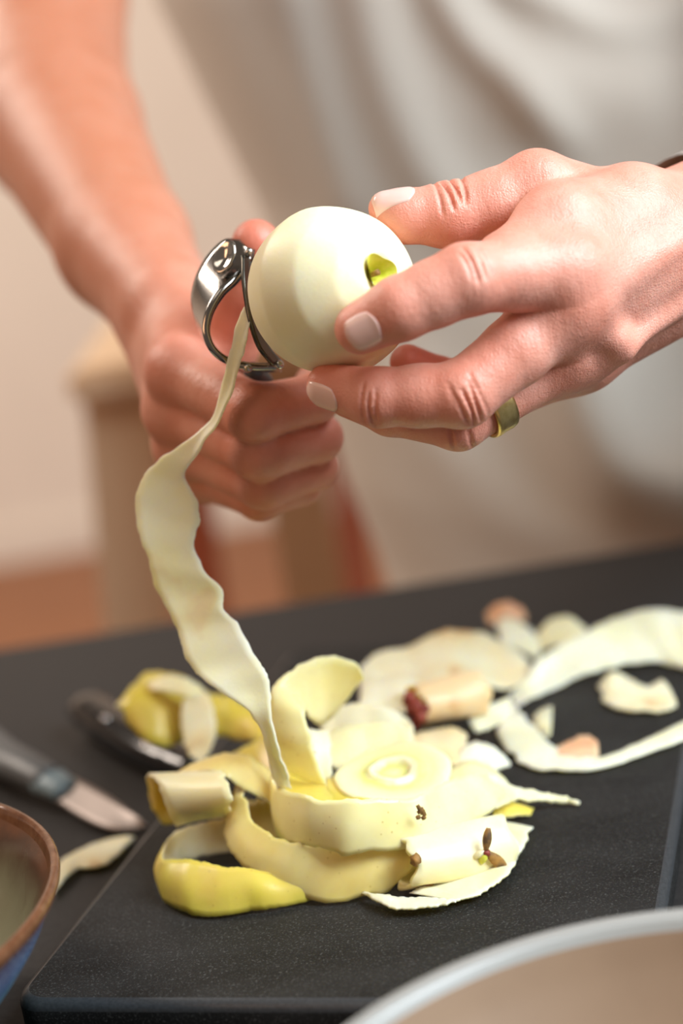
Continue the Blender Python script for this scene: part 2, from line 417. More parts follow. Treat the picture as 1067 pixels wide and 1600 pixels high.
# ------------------------------------------------------------------ stool in the background
st = empty('wooden_stool', (-0.15, 1.55, FLOOR)); tag(st, 'blurred pale wooden stool with slanted legs behind the cook', 'stool')
def plank(name, top, bot, wx, wy, mat):
    V = []
    for q in (top, bot):
        for sx, sy in ((-1, -1), (1, -1), (1, 1), (-1, 1)): V.append((q[0] + sx * wx / 2, q[1] + sy * wy / 2, q[2]))
    F = [(0, 1, 2, 3), (7, 6, 5, 4), (0, 4, 5, 1), (1, 5, 6, 2), (2, 6, 7, 3), (3, 7, 4, 0)]
    return mesh_obj(name, V, F, mat, st, False)
def atY(px, py, Y): v = ray(px, py); return CAM + v * (Y / v[1])
def leg_through(p1, p2, Y, ztop, w1, mat, name='leg'):
    a, b_ = atY(*p1, Y), atY(*p2, Y); d = (b_ - a) / (b_[2] - a[2])
    top = a + d * (ztop - a[2]); bot = a + d * (FLOOR - a[2]); plank(name, top, bot, w1, 0.05, mat)
ZT = 0.055
leg_through((190, 640), (212, 900), 1.55, ZT, 0.062, M['wood'])
leg_through((472, 800), (492, 920), 1.55, ZT, 0.055, M['wood'])
leg_through((545, 800), (562, 920), 1.75, ZT, 0.030, M['redwood'])
leg_through((300, 800), (316, 920), 1.95, ZT, 0.05, M['redwood'])
a0 = atY(175, 600, 1.55)
box('seat', (a0[0] - 0.03, 1.48, ZT), (a0[0] + 0.26, 2.0, ZT + 0.03), M['wood'], st, 0.006)

# ------------------------------------------------------------------ SDF body
def rc(p, a, b_, r1, r2):
    ba = b_ - a; l2 = float(ba @ ba); pa = p - a
    if l2 < 1e-6: return np.sqrt((pa * pa).sum(-1)) - max(r1, r2)
    rr = r1 - r2; a2 = l2 - rr * rr; il2 = 1 / l2
    y = pa @ ba; z = y - l2
    q = pa * l2 - y[..., None] * ba; x2 = (q * q).sum(-1); y2 = y * y * l2; z2 = z * z * l2
    k = np.sign(rr) * rr * rr * x2
    d = (np.sqrt(np.maximum(x2 * a2 * il2, 0)) + y * rr) * il2 - r1
    c2 = np.sign(y) * a2 * y2 < k; d = np.where(c2, np.sqrt(x2 + y2) * il2 - r1, d)
    c1 = np.sign(z) * a2 * z2 > k; d = np.where(c1, np.sqrt(x2 + z2) * il2 - r2, d)
    return d
def smin(a, b_, k):
    h = np.maximum(k - np.abs(a - b_), 0) / k
    return np.minimum(a, b_) - h * h * k * 0.25
def smax(a, b_, k): return -smin(-a, -b_, k)
BIG = 40.0
def c(px, py, d):   # camera-space millimetres (x right, y up, depth)
    d *= 1000.0
    return np.array([(px - IW / 2) / FOC_PX * d, -(py - IH / 2) / FOC_PX * d, d])
def to_world(p):
    p = np.asarray(p) / 1000.0
    return CAM + p[..., 0:1] * RT + p[..., 1:2] * UP + p[..., 2:3] * FW
def dir_world(v): return norm(v[0] * RT + v[1] * UP + v[2] * FW)
class Limb:
    def __init__(s): s.palm = []; s.fingers = []; s.grooves = []; s.kp = 9; s.kw = []; s.flush = []
    def cone(s, a, r1, b_, r2): s.palm.append((a, b_, r1, r2))
    def finger(s, *jr, extra=(), kw=8):
        f = [(jr[i][0], jr[i + 1][0], jr[i][1], jr[i + 1][1]) for i in range(len(jr) - 1)]
        s.fingers.append(f + list(extra)); s.kw.append(kw)
    def field(s, pts):
        pal = np.full(pts.shape[:-1], BIG, np.float32)
        for pr in s.palm: pal = smin(pal, rc(pts, *pr), s.kp)
        tot = pal.copy()
        for f, kw in zip(s.fingers, s.kw):
            ff = np.full(pts.shape[:-1], BIG, np.float32)
            for pr in f: ff = smin(ff, rc(pts, *pr), 3.0)
            tot = np.minimum(tot, smin(pal, ff, kw))
        for a, b_, r in s.grooves: tot = smax(tot, -rc(pts, a, b_, r, r), 0.9)
        return tot
    def grid(s, lo, hi, vox):
        n = np.ceil((hi - lo) / vox).astype(int) + 1
        ax = [(lo[i] + np.arange(n[i]) * vox).astype(np.float32) for i in range(3)]
        def blk(prs, mar):
            l = np.min([np.minimum(a - max(r1, r2), b_ - max(r1, r2)) for a, b_, r1, r2 in prs], 0) - mar
            h = np.max([np.maximum(a + max(r1, r2), b_ + max(r1, r2)) for a, b_, r1, r2 in prs], 0) + mar
            i0 = np.clip(np.floor((l - lo) / vox).astype(int), 0, n); i1 = np.clip(np.ceil((h - lo) / vox).astype(int) + 1, 0, n)
            sl = tuple(slice(i0[k], i1[k]) for k in range(3))
            if any(i1[k] <= i0[k] for k in range(3)): return sl, None
            g = np.stack(np.meshgrid(ax[0][sl[0]], ax[1][sl[1]], ax[2][sl[2]], indexing='ij'), -1)
            return sl, g
        pal = np.full(n, BIG, np.float32)
        for pr in s.palm:
            sl, g = blk([pr], 14)
            if g is not None: pal[sl] = smin(pal[sl], np.minimum(rc(g, *pr), BIG), s.kp)
        tot = pal.copy()
        for f, kw in zip(s.fingers, s.kw):
            bs, g = blk(f, 12)
            if g is None: continue
            ff = np.full(g.shape[:3], BIG, np.float32)
            for pr in f: ff = smin(ff, rc(g, *pr), 3.0)
            tot[bs] = np.minimum(tot[bs], smin(pal[bs], ff, kw))
        for a, b_, r in s.grooves:
            sl, g = blk([(a, b_, r, r)], 3)
            if g is not None: tot[sl] = smax(tot[sl], -rc(g, a, b_, r, r), 0.9)
        # close at the box faces
        for k in range(3):
            for e in (0, -1):
                ix = [slice(None)] * 3; ix[k] = e; tot[tuple(ix)] = np.maximum(tot[tuple(ix)], 0.5)
        return surface_nets(tot, lo, vox)
def surface_nets(f, lo, vox):
    n = np.array(f.shape); ins = f < 0
    cnt = np.zeros(n - 1, np.int8)
    corners = [(i, j, k) for i in (0, 1) for j in (0, 1) for k in (0, 1)]
    for i, j, k in corners: cnt += ins[i:n[0]-1+i, j:n[1]-1+j, k:n[2]-1+k]
    cell = np.argwhere((cnt > 0) & (cnt < 8))
    vid = np.full(n - 1, -1, np.int32); vid[tuple(cell.T)] = np.arange(len(cell))
    acc = np.zeros((len(cell), 3)); num = np.zeros(len(cell))
    vals = {cr: f[cell[:, 0] + cr[0], cell[:, 1] + cr[1], cell[:, 2] + cr[2]] for cr in corners}
    for cr in corners:
        for ax in range(3):
            if cr[ax] == 1: continue
            c2 = list(cr); c2[ax] = 1; c2 = tuple(c2)
            a, b_ = vals[cr], vals[c2]; x = (a < 0) != (b_ < 0)
            t = np.where(x, a / np.where(x, a - b_, 1), 0)
            p = np.zeros((len(cell), 3)); p += cr; p[:, ax] = t
            acc[x] += p[x]; num += x
    V = (cell + acc / num[:, None]) * vox + lo
    Fs = []
    for ax in range(3):
        s0 = [slice(1, -1)] * 3; s1 = [slice(1, -1)] * 3
        s0[ax] = slice(0, -1); s1[ax] = slice(1, None)
        A = ins[tuple(s0)]; B = ins[tuple(s1)]
        for flip, mask in ((False, A & ~B), (True, ~A & B)):
            q = np.argwhere(mask)
            if not len(q): continue
            off = np.ones(3, int); off[ax] = 0; q = q + off
            u, v = (ax + 1) % 3, (ax + 2) % 3
            def g(du, dv):
                r = q.copy(); r[:, u] -= du; r[:, v] -= dv; return vid[tuple(r.T)]
            quad = np.stack([g(1, 1), g(0, 1), g(0, 0), g(1, 0)], 1)
            if flip: quad = quad[:, ::-1]
            Fs.append(quad)
    F = np.concatenate(Fs); F = F[(F >= 0).all(1)]
    return V, F[:, ::-1]     # (x,y,depth) is left-handed: reverse
TOW = np.array([0, 0, -1.0])   # towards the camera in (x,y,depth)
def dors(a, b_, hint):
    t = norm(b_ - a); return norm(hint - t * (hint @ t))
def knuckle_grooves(L, a, j, b_, r, hint, offs=(-3.2, 0, 3.2), span=55, gr=0.8, lift=0.15):
    t = norm(norm(j - a) + norm(b_ - j)); n_ = norm(hint - t * (hint @ t)); bb = np.cross(t, n_)
    rs = np.random.RandomState(int(abs(j).sum() * 10) % 9973)
    for q, of in enumerate(offs):
        pts = []; sp1 = span * (0.6 + 0.5 * rs.rand()); sp2 = span * (0.6 + 0.5 * rs.rand()); ph = rs.rand() * 6; tilt = rs.randn() * 1.0
        g_ = gr * (0.75 + 0.4 * rs.rand())
        for i in range(9):
            an = radians(-sp1 + (sp1 + sp2) * i / 8)
            rr = r + lift + 0.45 * abs(i / 4 - 1) ** 3
            pts.append(j + t * (of + 0.35 * sin(ph + 2.3 * an) + tilt * sin(an) + 1.3 * (1 - cos(an)) * np.sign(of)) + rr * (cos(an) * n_ + sin(an) * bb))
        for p_, q_ in zip(pts, pts[1:]): L.grooves.append((p_, q_, g_))

# ---- left hand (holds the apple)
LH = Limb()
iM, iP, iD, iT = c(872, 425, .561), c(728, 437, .541), c(625, 482, .540), c(563, 513, .544)
mM, mP, mD, mT = c(888, 483, .567), c(722, 616, .556), c(590, 621, .560), c(514, 603, .569)
rM, rP, rD, rT = c(886, 553, .585), c(716, 658, .573), c(610, 642, .587), c(545, 622, .597)
pM, pP, pD, pT = c(915, 560, .604), c(765, 630, .612), c(690, 592, .622), c(637, 566, .618)
tC, tM, tI, tT = c(975, 345, .598), c(838, 292, .588), c(700, 336, .584), c(632, 338, .582)
tE = c(602, 326, .581)
wR, wU = c(1105, 322, .615), c(1105, 440, .618)
LH.finger((iM, 12.5), ((iM + iP) / 2 + np.array([0, .5, 0]), 11.6), (iP, 11.3), ((iP + iD) / 2, 10.4), (iD, 10.0), (iT, 8.3))
LH.finger((mM, 12), ((mM + mP) / 2, 11.3), (mP, 10.8), ((mP + mD) / 2, 10.0), (mD, 9.5), (mT, 7.6))
LH.finger((rM, 11), (rP, 9.6), (rD, 8.3), (rT, 7))
LH.finger((pM, 10), (pP, 8.5), (pD, 7.5), (pT, 6.6))
LH.finger((tC, 15), (tM, 12.4), ((tM + tI) / 2 + np.array([0, -1.0, 0]), 11.2), (tI, 11.0), (tT, 8.8), (tE, 5.8), kw=3.0)
for q, r1, w_, r2 in ((iM, 11.5, c(1070, 335, .600), 15), (mM, 11.5, c(1080, 372, .598), 15), (rM, 10.5, c(1085, 410, .603), 15), (pM, 10, c(1090, 445, .612), 14)):
    LH.cone(q, r1, w_, r2)
LH.cone(tC, 15, c(1090, 345, .61), 16)
LH.cone(tC, 14, iM + np.array([4, 0, 8]), 10)
LH.cone(c(900, 470, .590), 12, c(1060, 400, .615), 16)
LH.cone(wR, 15.5, c(1260, 270, .70), 22); LH.cone(wU, 15.5, c(1260, 430, .71), 22)
LH.cone(c(1090, 335, .61), 16, wR, 15.5); LH.cone(c(1090, 430, .612), 15.5, wU, 15.5)
eL = c(1640, 330, .86)
LH.cone(c(1260, 270, .70), 22, eL, 32); LH.cone(c(1260, 430, .71), 22, eL + np.array([0, -15, 0]), 30)
# first dorsal interosseous: the fleshy edge that overlaps the thumb
LH.cone(c(790, 408, .558), 9.5, c(875, 352, .572), 12.5); LH.cone(c(875, 352, .572), 12.5, c(985, 330, .590), 16)
LH.cone(c(875, 365, .570), 12, c(900, 420, .566), 12)
# webs between the knuckles, knuckle heads and back-of-hand tendons
for a_, b_ in ((iM, mM), (mM, rM), (rM, pM)): LH.cone(a_ + np.array([-6, 0, 3]), 8.5, b_ + np.array([-6, 0, 3]), 8.5)
for q, w_ in ((mM, c(1075, 372, .586)), (rM, c(1075, 405, .591))):
    LH.palm.append((q + TOW * 9.5, w_ + TOW * 8, 3.2, 2.0))
for q in (iM, mM, rM): LH.palm.append((q + TOW * 6.5 + np.array([1, -1, 0]), q + TOW * 6 + np.array([4, 1, 0]), 6.4, 5.6))
# veins
for vv in ((c(940, 512, .569), c(975, 545, .575), c(1060, 480, .586)), (c(960, 530, .571), c(940, 560, .580), c(915, 588, .59))):
    for a_, b_ in zip(vv, vv[1:]): LH.palm.append((a_ - TOW * 1.0, b_ - TOW * 1.0, 1.7, 1.5))
hC = TOW
knuckle_grooves(LH, iM, iP, iD, 11.3, norm(np.array([.1, .25, -1])), (-4.0, -1.8, .8, 3.2), 40, 0.40, 0.24)
knuckle_grooves(LH, mM, mP, mD, 10.8, norm(np.array([.25, -.45, -1])), (-6.2, -4.0, -1.8, .6, 3.0, 5.4), 50, 0.42, 0.10)
knuckle_grooves(LH, mP, mD, mT, 9.5, norm(np.array([0, -.5, -1])), (-2.2, -.3, 1.8), 46, 0.42, 0.16)
knuckle_grooves(LH, rM, rP, rD, 9.6, norm(np.array([.2, -.8, -1])), (-3.0, 2.6), 50, 0.55, 0.15)
knuckle_grooves(LH, tM, tI, tT, 11.0, norm(np.array([.1, .7, -.8])), (-5.0, -2.2, .6, 3.4), 50, 0.55, 0.02)
LH.flush += [(iT, 14, .5), (iP, 11, .3), (mT, 14, .75), (mD, 12, .5), (mP, 11, .4), (rP, 13, .5), (rT, 18, .7), (tT, 13, .45), (tI + np.array([0, -6, 0]), 12, .45),
             (pT, 22, .8), (iM, 12, .35), (mM, 14, .35), (rM, 14, .4), (c(690, 375, .578), 14, .35)]

# ---- right hand (fist around the peeler handle) and arm
RH = Limb()
IM, IP, ID, IT = c(277, 580, .648), c(398, 646, .612), c(492, 622, .628), c(490, 600, .655)
MM, MP, MD, MT = c(272, 640, .660), c(405, 706, .622), c(497, 684, .640), c(490, 665, .666)
RM, RP, RD, RTp = c(285, 695, .672), c(412, 754, .634), c(492, 730, .652), c(478, 712, .676)
LM, LP, LD, LT = c(308, 738, .684), c(405, 777, .650), c(470, 760, .667), c(458, 744, .687)
TC, TM, TI, TT = c(305, 520, .690), c(352, 540, .668), c(384, 455, .652), c(400, 381, .641)
RH.finger((IM, 10.8), (IP, 10.3), (ID, 8.9), (IT, 7.6))
RH.finger((MM, 10.8), (MP, 10.4), (MD, 9.0), (MT, 7.7))
RH.finger((RM, 10.2), (RP, 9.8), (RD, 8.5), (RTp, 7.2))
RH.finger((LM, 9.2), (LP, 8.4), (LD, 7.4), (LT, 6.4))
RH.finger((TC, 16), (TM, 13), (TI, 10.4), (TT, 9.2))
wr = c(268, 480, .705); wr2 = c(262, 500, .722)
for q, r1 in ((IM, 11), (MM, 11), (RM, 10), (LM, 9.5)): RH.cone(q, r1, wr2, 17)
RH.cone(TC, 15, wr, 18); RH.cone(c(300, 600, .69), 15, c(330, 690, .695), 15); RH.cone(TC, 14, IM + np.array([3, 2, 8]), 10)
fa = c(192, 382, .775); fb = c(95, 200, .885); el = c(68, 85, .955)
RH.cone(wr, 19, fa, 29); RH.cone(wr2, 18, fa + np.array([0, 0, 8]), 27)
RH.cone(fa, 29, fb, 41); RH.cone(fb, 41, el, 44); RH.cone(el, 44, c(95, -190, 1.03), 48)
for a_, b_ in ((IM, MM), (MM, RM), (RM, LM)): RH.cone(a_ + np.array([4, -2, -1]), 7.5, b_ + np.array([4, -2, -1]), 7.5)
RH.flush += [(TT, 24, .95), (IP, 14, .45), (MP, 14, .45), (RP, 14, .45), (IM, 16, .4), (MM, 14, .3), (ID, 14, .5), (MD, 14, .55), (RD, 14, .4), (TI, 24, .8)]
BV = []; BF = []; BFl = []; BSh = []
def add_limb(L, lo, hi, vox):
    V, F = L.grid(np.array(lo, float), np.array(hi, float), vox)
    fl = np.zeros(len(V))
    for p_, r, s_ in L.flush: fl = np.maximum(fl, s_ * np.exp(-((V - p_) ** 2).sum(1) / (r * r)))
    BF.append(F + sum(len(x) for x in BV)); BV.append(to_world(V)); BFl.append(fl)
    shd = np.clip((V[:, 2] - 640) / 130, 0, 1); BSh.append((0.25 + 0.45 * shd) if L is RH else np.zeros(len(V)))  # painted shade: right hand and arm darken with depth
a = np.concatenate([[q - 16 for q in (iT, mT, pP, tM, iP, rP)], [q + 16 for q in (iT, mT, pT, tM, iP, rP)]])
add_limb(LH, (-18, -40, 522), (134, 145, 655), 0.6)
LF = Limb()
LF.cone(wR, 14.9, c(1260, 270, .70), 21.4); LF.cone(wU, 14.9, c(1260, 430, .71), 21.4)
LF.cone(c(1260, 270, .70), 21.4, eL, 31.4); LF.cone(c(1260, 430, .71), 21.4, eL + np.array([0, -15, 0]), 29.4)
add_limb(LF, (112, -30, 560), (420, 260, 920), 3.0)
add_limb(RH, (-215, -9, 595), (4, 400, 1060), 1.25)
# torso, neck and shoulders inside the shirt (outside the frame), same mesh
TS = Limb(); TS.kp = 60
def wc(x, y, z):   # world metres -> limb space
    q = np.array([x, y, z]) - CAM; return np.array([q @ RT, q @ UP, q @ FW]) * 1000
shR, shL = wc(-0.17, 1.22, 0.56), wc(0.34, 1.20, 0.54)
TS.cone(wc(0.24, 1.20, -0.05), 65, wc(0.13, 1.24, 0.38), 70); TS.cone(shR, 48, shL, 48)
TS.cone(wc(0.29, 1.20, -0.05), 65, wc(0.19, 1.24, 0.38), 70); TS.cone(wc(0.07, 1.17, 0.52), 55, wc(0.07, 1.14, 0.70), 52)
TS.cone(shR, 52, c(95, -190, 1.03), 46); TS.cone(shL, 52, eL, 36)
add_limb(TS, (-330, -420, 800), (560, 640, 1400), 9.0)
BVa = np.concatenate(BV); BFa = np.concatenate(BF)
person = empty('person', (0.1, 1.1, FLOOR)); tag(person, 'person in a cream T-shirt peeling an apple with both hands', 'person')
me = bpy.data.meshes.new('body')
off = np.array(person.location)
me.vertices.add(len(BVa)); me.vertices.foreach_set('co', (BVa - off).ravel())
me.loops.add(len(BFa) * 4); me.loops.foreach_set('vertex_index', BFa.astype(np.int32).ravel())
me.polygons.add(len(BFa)); me.polygons.foreach_set('loop_start', np.arange(len(BFa), dtype=np.int32) * 4)
me.polygons.foreach_set('use_smooth', np.ones(len(BFa), bool))
me.update(calc_edges=True); me.validate()
at = me.attributes.new('flush', 'FLOAT', 'POINT'); at.data.foreach_set('value', np.concatenate(BFl).astype(np.float32))
at = me.attributes.new('tan', 'FLOAT', 'POINT'); at.data.foreach_set('value', np.concatenate(BSh).astype(np.float32))  # painted arm shade per vertex
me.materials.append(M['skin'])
body = bpy.data.objects.new('body', me); COL.objects.link(body); body.parent = person
tag(body, 'bare forearms and hands')

# ---- fingernails laid on the finger surface
def nail(L, ctr, along, nrm, wid, ln):
    t = norm(along - nrm * (along @ nrm)); n_ = norm(nrm); bb = np.cross(n_, t)
    nu, nv = 13, 15; g = np.zeros((nv, nu, 3))
    for i in range(nv):
        for j in range(nu):
            v = -1 + 2 * i / (nv - 1); u = -1 + 2 * j / (nu - 1)
            s_ = (1 - 0.10 * v * v) if v < 0 else (1 - 0.02 * v)
            tip = 1 - 0.22 * u * u * (1 if v > 0 else 0); bas = 1 - 0.35 * u * u if v < 0 else 1
            g[i, j] = ctr + t * v * ln / 2 * tip * bas + bb * u * wid / 2 * s_ * (1 - 0.12 * max(0, v) ** 4) + n_ * 5
    p_ = g.reshape(-1, 3)
    for _ in range(14):
        d = L.field(p_.astype(np.float32)); p_ = p_ - n_ * np.minimum(np.clip(d - 0.12, -2, 2) * 0.7, 2)[:, None]
    g = p_.reshape(nv, nu, 3)
    g[:, 1:-1] += n_ * 0.16
    W_ = to_world(g)
    du = np.gradient(W_, axis=0); dv = np.gradient(W_, axis=1); N_ = np.cross(du, dv).mean((0, 1))
    if N_ @ dir_world(n_) < 0: W_ = W_[:, ::-1]
    return grid_solid('fingernail', W_, 0.0006, [M['nail'], M['nail']], body)
nail(LH, c(573, 517, .540), iT - iD, norm(np.array([-.30, -.12, -1])), 11.0, 11.5)
nail(LH, c(505, 617, .566), mT - mD, norm(np.array([-.25, -.62, -1])), 10.5, 12)
nail(LH, c(613, 322, .58), tE - tI, norm(np.array([.05, .85, -.75])), 11.5, 14.5)

# ---- wedding ring
def ring():
    a_, b_ = rM, rP; t = norm(a_ - b_); q = c(774, 651, .578)
    ctr = b_ + t * ((q - b_) @ t); s_ = ((q - b_) @ t) / np.linalg.norm(a_ - b_)
    r = 9.6 + (11 - 9.6) * s_ + 0.35
    n0 = norm(TOW - t * (TOW @ t)); bb = np.cross(t, n0)
    prof = [(-4.3, 0), (-4.2, 1.1), (-2.8, 1.45), (0, 1.3), (2.8, 1.45), (4.2, 1.1), (4.3, 0), (0, -0.25)]
    V = []; F = []; sg = 72; k = len(prof)
    for s in range(sg):
        an = 2 * pi * s / sg; e = cos(an) * n0 + sin(an) * bb
        for (x, y) in prof: V.append(ctr + t * x + e * (r + y))
    for s in range(sg):
        for i in range(k):
            j = (i + 1) % k; u = (s + 1) % sg; F.append((s * k + i, s * k + j, u * k + j, u * k + i))
    o = mesh_obj('wedding_ring', to_world(np.array(V)), F, M['gold'], None, True)
    bm = bmesh.new(); bm.from_mesh(o.data); bmesh.ops.recalc_face_normals(bm, faces=bm.faces); bm.to_mesh(o.data); bm.free()
    tag(o, 'wide brushed gold band worn on the ring finger', 'ring')
ring()

# ------------------------------------------------------------------ shirt
def shirt():
    # cross-sections: image-left edge pixel, depth of centre
    lev = np.linspace(-260, 1010, 60); th = np.linspace(-pi, pi, 161)
    edge = np.array([(-260, 150), (0, 236), (150, 310), (330, 402), (520, 470), (780, 545), (905, 600), (1010, 632)])
    folds = [([(680, -60), (700, 0), (750, 75), (800, 120), (850, 180), (880, 215)], 9, 34), ([(800, -30), (875, 12), (944, 44), (1010, 38), (1080, 0)], 9, 32),
             ([(870, 140), (930, 150), (990, 150)], 12, 85), ([(560, -60), (600, 110), (665, 260), (740, 360)], 7, 46), ([(440, -60), (490, 130), (545, 320)], 5, 40),
             ([(930, 560), (960, 660), (1010, 730), (1100, 760)], 46, 95), ([(640, 600), (720, 720), (850, 830), (980, 880)], 6, 60)]
    fpts = [(spline([(x, y, 0) for x, y in f], 30)[:, :2], a_, w_) for f, a_, w_ in folds]
    grid = np.zeros((len(lev), len(th), 3))
    for i, py in enumerate(lev):
        xl = np.interp(py, edge[:, 0], edge[:, 1])
        dc = 1.20 - 0.00003 * (py - 400)
        pl = P(xl, py, dc)
        hw = 0.215
        cx = pl + RT * hw
        rgt = RT; fwd = norm(np.array([FW[0], FW[1], 0]))
        for j, a_ in enumerate(th):
            x = math.copysign(abs(sin(a_)) ** 0.92, sin(a_)); y = -math.copysign(abs(cos(a_)) ** 0.92, cos(a_))
            grid[i, j] = cx + rgt * x * hw + fwd * (y * 0.125 - x * 0.075)
    du = np.gradient(grid, axis=0); dv = np.gradient(grid, axis=1); N = np.cross(dv, du); N /= np.linalg.norm(N, axis=2, keepdims=True) + 1e-9
    for i in range(len(lev)):
        for j in range(len(th)):
            if abs(th[j]) > pi * .62: continue
            u, v = pix(grid[i, j]); h = 0
            for pts, a_, w_ in fpts:
                d2 = ((pts - (u, v)) ** 2).sum(1).min(); h += a_ * math.exp(-d2 / (w_ * w_))
            n_ = N[i, j] if N[i, j] @ FW < 0 else -N[i, j]
            grid[i, j] += n_ * h / 1000
    V = grid.reshape(-1, 3); m_ = len(th); F = [(i * m_ + j, i * m_ + j + 1, (i + 1) * m_ + j + 1, (i + 1) * m_ + j) for i in range(len(lev) - 1) for j in range(m_ - 1)]
    return mesh_obj('shirt', V, F, M['shirt'], person)
sh = shirt(); tag(sh, 'cream T-shirt with soft folds')
V, F = tube([np.array([0.20, 1.19, 0.02]), np.array([0.19, 1.18, -0.1]), np.array([0.19, 1.18, -0.3]), np.array([0.19, 1.18, FLOOR + 0.02])], [0.135, 0.15, 0.14, 0.10], 32, 0.8, (0, 1, 0))
tag(mesh_obj('trousers', V, F, M['trousers'], person), 'dark trousers')
# sleeve bunched on the left forearm at the frame edge
sp = [to_world(c(1088, 384, .639)), to_world(c(1275, 352, .706)), to_world(c(1370, 342, .75)), to_world(c(1640, 325, .86))]
sp = spline(sp, 14); V, F = tube(sp, np.linspace(.0345, .062, 14) + 0.002 * np.sin(np.arange(14) * 2.2), 40)
mesh_obj('sleeve', V, F[:-2], M['shirt'], person)

# ------------------------------------------------------------------ apple
ap = empty('peeled_apple', P(520, 455, .576)); tag(ap, 'freshly peeled pale apple held between the hands', 'apple')
def apple():
    ctr = P(520, 455, .576); R0 = 0.0283
    ax = dir_world(np.array([.575, .135, -.80])); Fm = frame_to(ax)
    V = []; nt, ns = 72, 128
    # peel facets: polar profile sampled as flats about 15 degrees wide
    br_ = np.radians([0, 30, 58, 88, 118, 150, 180])
    for i in range(nt + 1):
        t = pi * i / nt
        for s in range(ns):
            a_ = 2 * pi * s / ns
            tt = t + 0.09 * sin(a_ + 0.6)
            tt = min(max(tt, 0), pi)
            k = min(np.searchsorted(br_, tt, 'right') - 1, len(br_) - 2)
            mid = (br_[k] + br_[k + 1]) / 2; hw = (br_[k + 1] - br_[k]) / 2
            flat = cos(hw) / cos(tt - mid)
            r = R0 * (0.45 + 0.55 * flat) * 1.018
            r *= 1 + 0.012 * cos(2 * a_ + 1) * sin(t)
            x, z = r * sin(t), r * cos(t) * 0.97
            dz = -0.0075 * math.exp(-(x / 0.0042) ** 2) if t < pi / 2 else 0.006 * math.exp(-(x / 0.005) ** 2)
            V.append(ctr + Fm @ np.array([x * cos(a_), x * sin(a_), z + dz]))
    F = [(i * ns + s, (i + 1) * ns + s, (i + 1) * ns + (s + 1) % ns, i * ns + (s + 1) % ns) for i in range(nt) for s in range(ns)]
    mesh_obj('apple_flesh', V, F, M['flesh_white'], ap)
    # green cavity
    V = []; prof = [(0.0001, -0.0058), (0.0014, -0.0052), (0.0028, -0.0028), (0.0043, -0.0002), (0.0056, 0.0012)]
    pv, pf = lathe([(r, 0.97 * R0 + z * 1.0 + 0.0004 - 0.0016) for r, z in prof], 40)
    jit = 1 + 0.18 * np.sin(np.arctan2(pv[:, 1], pv[:, 0]) * 3 + 1)
    pv[:, :2] *= jit[:, None]
    tag(mesh_obj('stalk_cavity', ctr + pv @ Fm.T, pf, M['green'], ap), 'yellow-green cavity with skin left on')
    tv, tf = tube([ctr + Fm @ np.array([0, 0, 0.0215]), ctr + Fm @ np.array([0.0006, 0.0003, 0.025])], [0.0008, 0.0011], 10)
    mesh_obj('stalk', tv, tf, M['calyx'], ap)
apple()

# ------------------------------------------------------------------ peeler
pe = empty('vegetable_peeler', P(380, 580, .62)); tag(pe, 'shiny steel peeler with looped head cutting the apple', 'peeler')
def peeler():
    near = [(388, 388, .604), (387, 410, .602), (368, 434, .598), (343, 456, .595), (323, 488, .594), (317, 521, .594), (329, 551, .595), (356, 570, .597), (395, 578, .600), (440, 577, .604)]
    far = [(375, 374, .612), (350, 374, .612), (324, 398, .612), (305, 432, .612), (298, 468, .612), (306, 506, .612), (322, 540, .612), (348, 566, .613), (392, 580, .614), (440, 582, .616)]
    n = 70; A = spline([P(*q) for q in near], n); B_ = spline([P(*q) for q in far], n)
    g = np.stack([A * (1 - t) + B_ * t for t in np.linspace(0, 1, 10)], 1)
    ctr = P(372, 480, .606)
    N = np.cross(np.gradient(g, axis=0), np.gradient(g, axis=1)); out = g - ctr
    if (N * out).sum() < 0: g = g[:, ::-1]
    grid_solid('head_frame', g, 0.0026, [M['dark_steel'], M['dark_steel']], pe)
    # eye gouger: polished dished oval near the top of the frame
    cc = P(351, 402, .6005); nrm_ = norm(dir_world(np.array([-.55, .25, -1]))); Fm = frame_to(nrm_)
    ti = radians(20)
    V, F = lathe([(0.0001, -0.0006), (0.3, -0.0004), (0.6, 0.0002), (0.85, 0.0008), (1.0, 0.0008), (1.04, 0.0), (0.9, -0.0012), (0.0001, -0.0016)], 40)
    up_ = norm(UP * cos(ti) + RT * sin(ti)); up_ = norm(up_ - nrm_ * (up_ @ nrm_)); sd = np.cross(up_, nrm_)
    W_ = cc + V[:, :1] * 0.0042 * sd + V[:, 1:2] * 0.0062 * up_ + V[:, 2:3] * nrm_
    tag(mesh_obj('eye_remover', W_, F, M['steel'], pe), 'mirror-bright dished oval')
    # swivel blade along the apple
    A = spline([P(381, 398, .596), P(382, 440, .590), P(391, 495, .586), P(405, 540, .588), P(428, 570, .594)], 30)
    B_ = spline([P(390, 396, .602), P(393, 440, .595), P(403, 495, .592), P(421, 540, .595), P(443, 566, .602)], 30)
    g = np.stack([A * (1 - t) + B_ * t for t in np.linspace(0, 1, 6)], 1)
    grid_solid('blade', g, 0.0012, [M['blade_dark'], M['blade_dark']], pe)
    for q in ((389, 394, .600), (436, 570, .598), (387, 575, .600)):
        bm = bmesh.new(); bmesh.ops.create_uvsphere(bm, u_segments=16, v_segments=10, radius=0.0017)
        for v in bm.verts: v.co += Vector(P(*q))
        bm_obj('pivot_pin', bm, M['steel'], pe, True)
    hp = spline([P(395, 582, .622), P(408, 605, .640), P(415, 650, .655), P(420, 700, .664), P(425, 752, .672)], 24)
    V, F = tube(hp, np.interp(np.linspace(0, 1, 24), [0, .2, .6, 1], [.004, .006, .0075, .006]), 18, .8, RT)
    mesh_obj('handle', V, F, M['black_matte'], pe)
peeler()

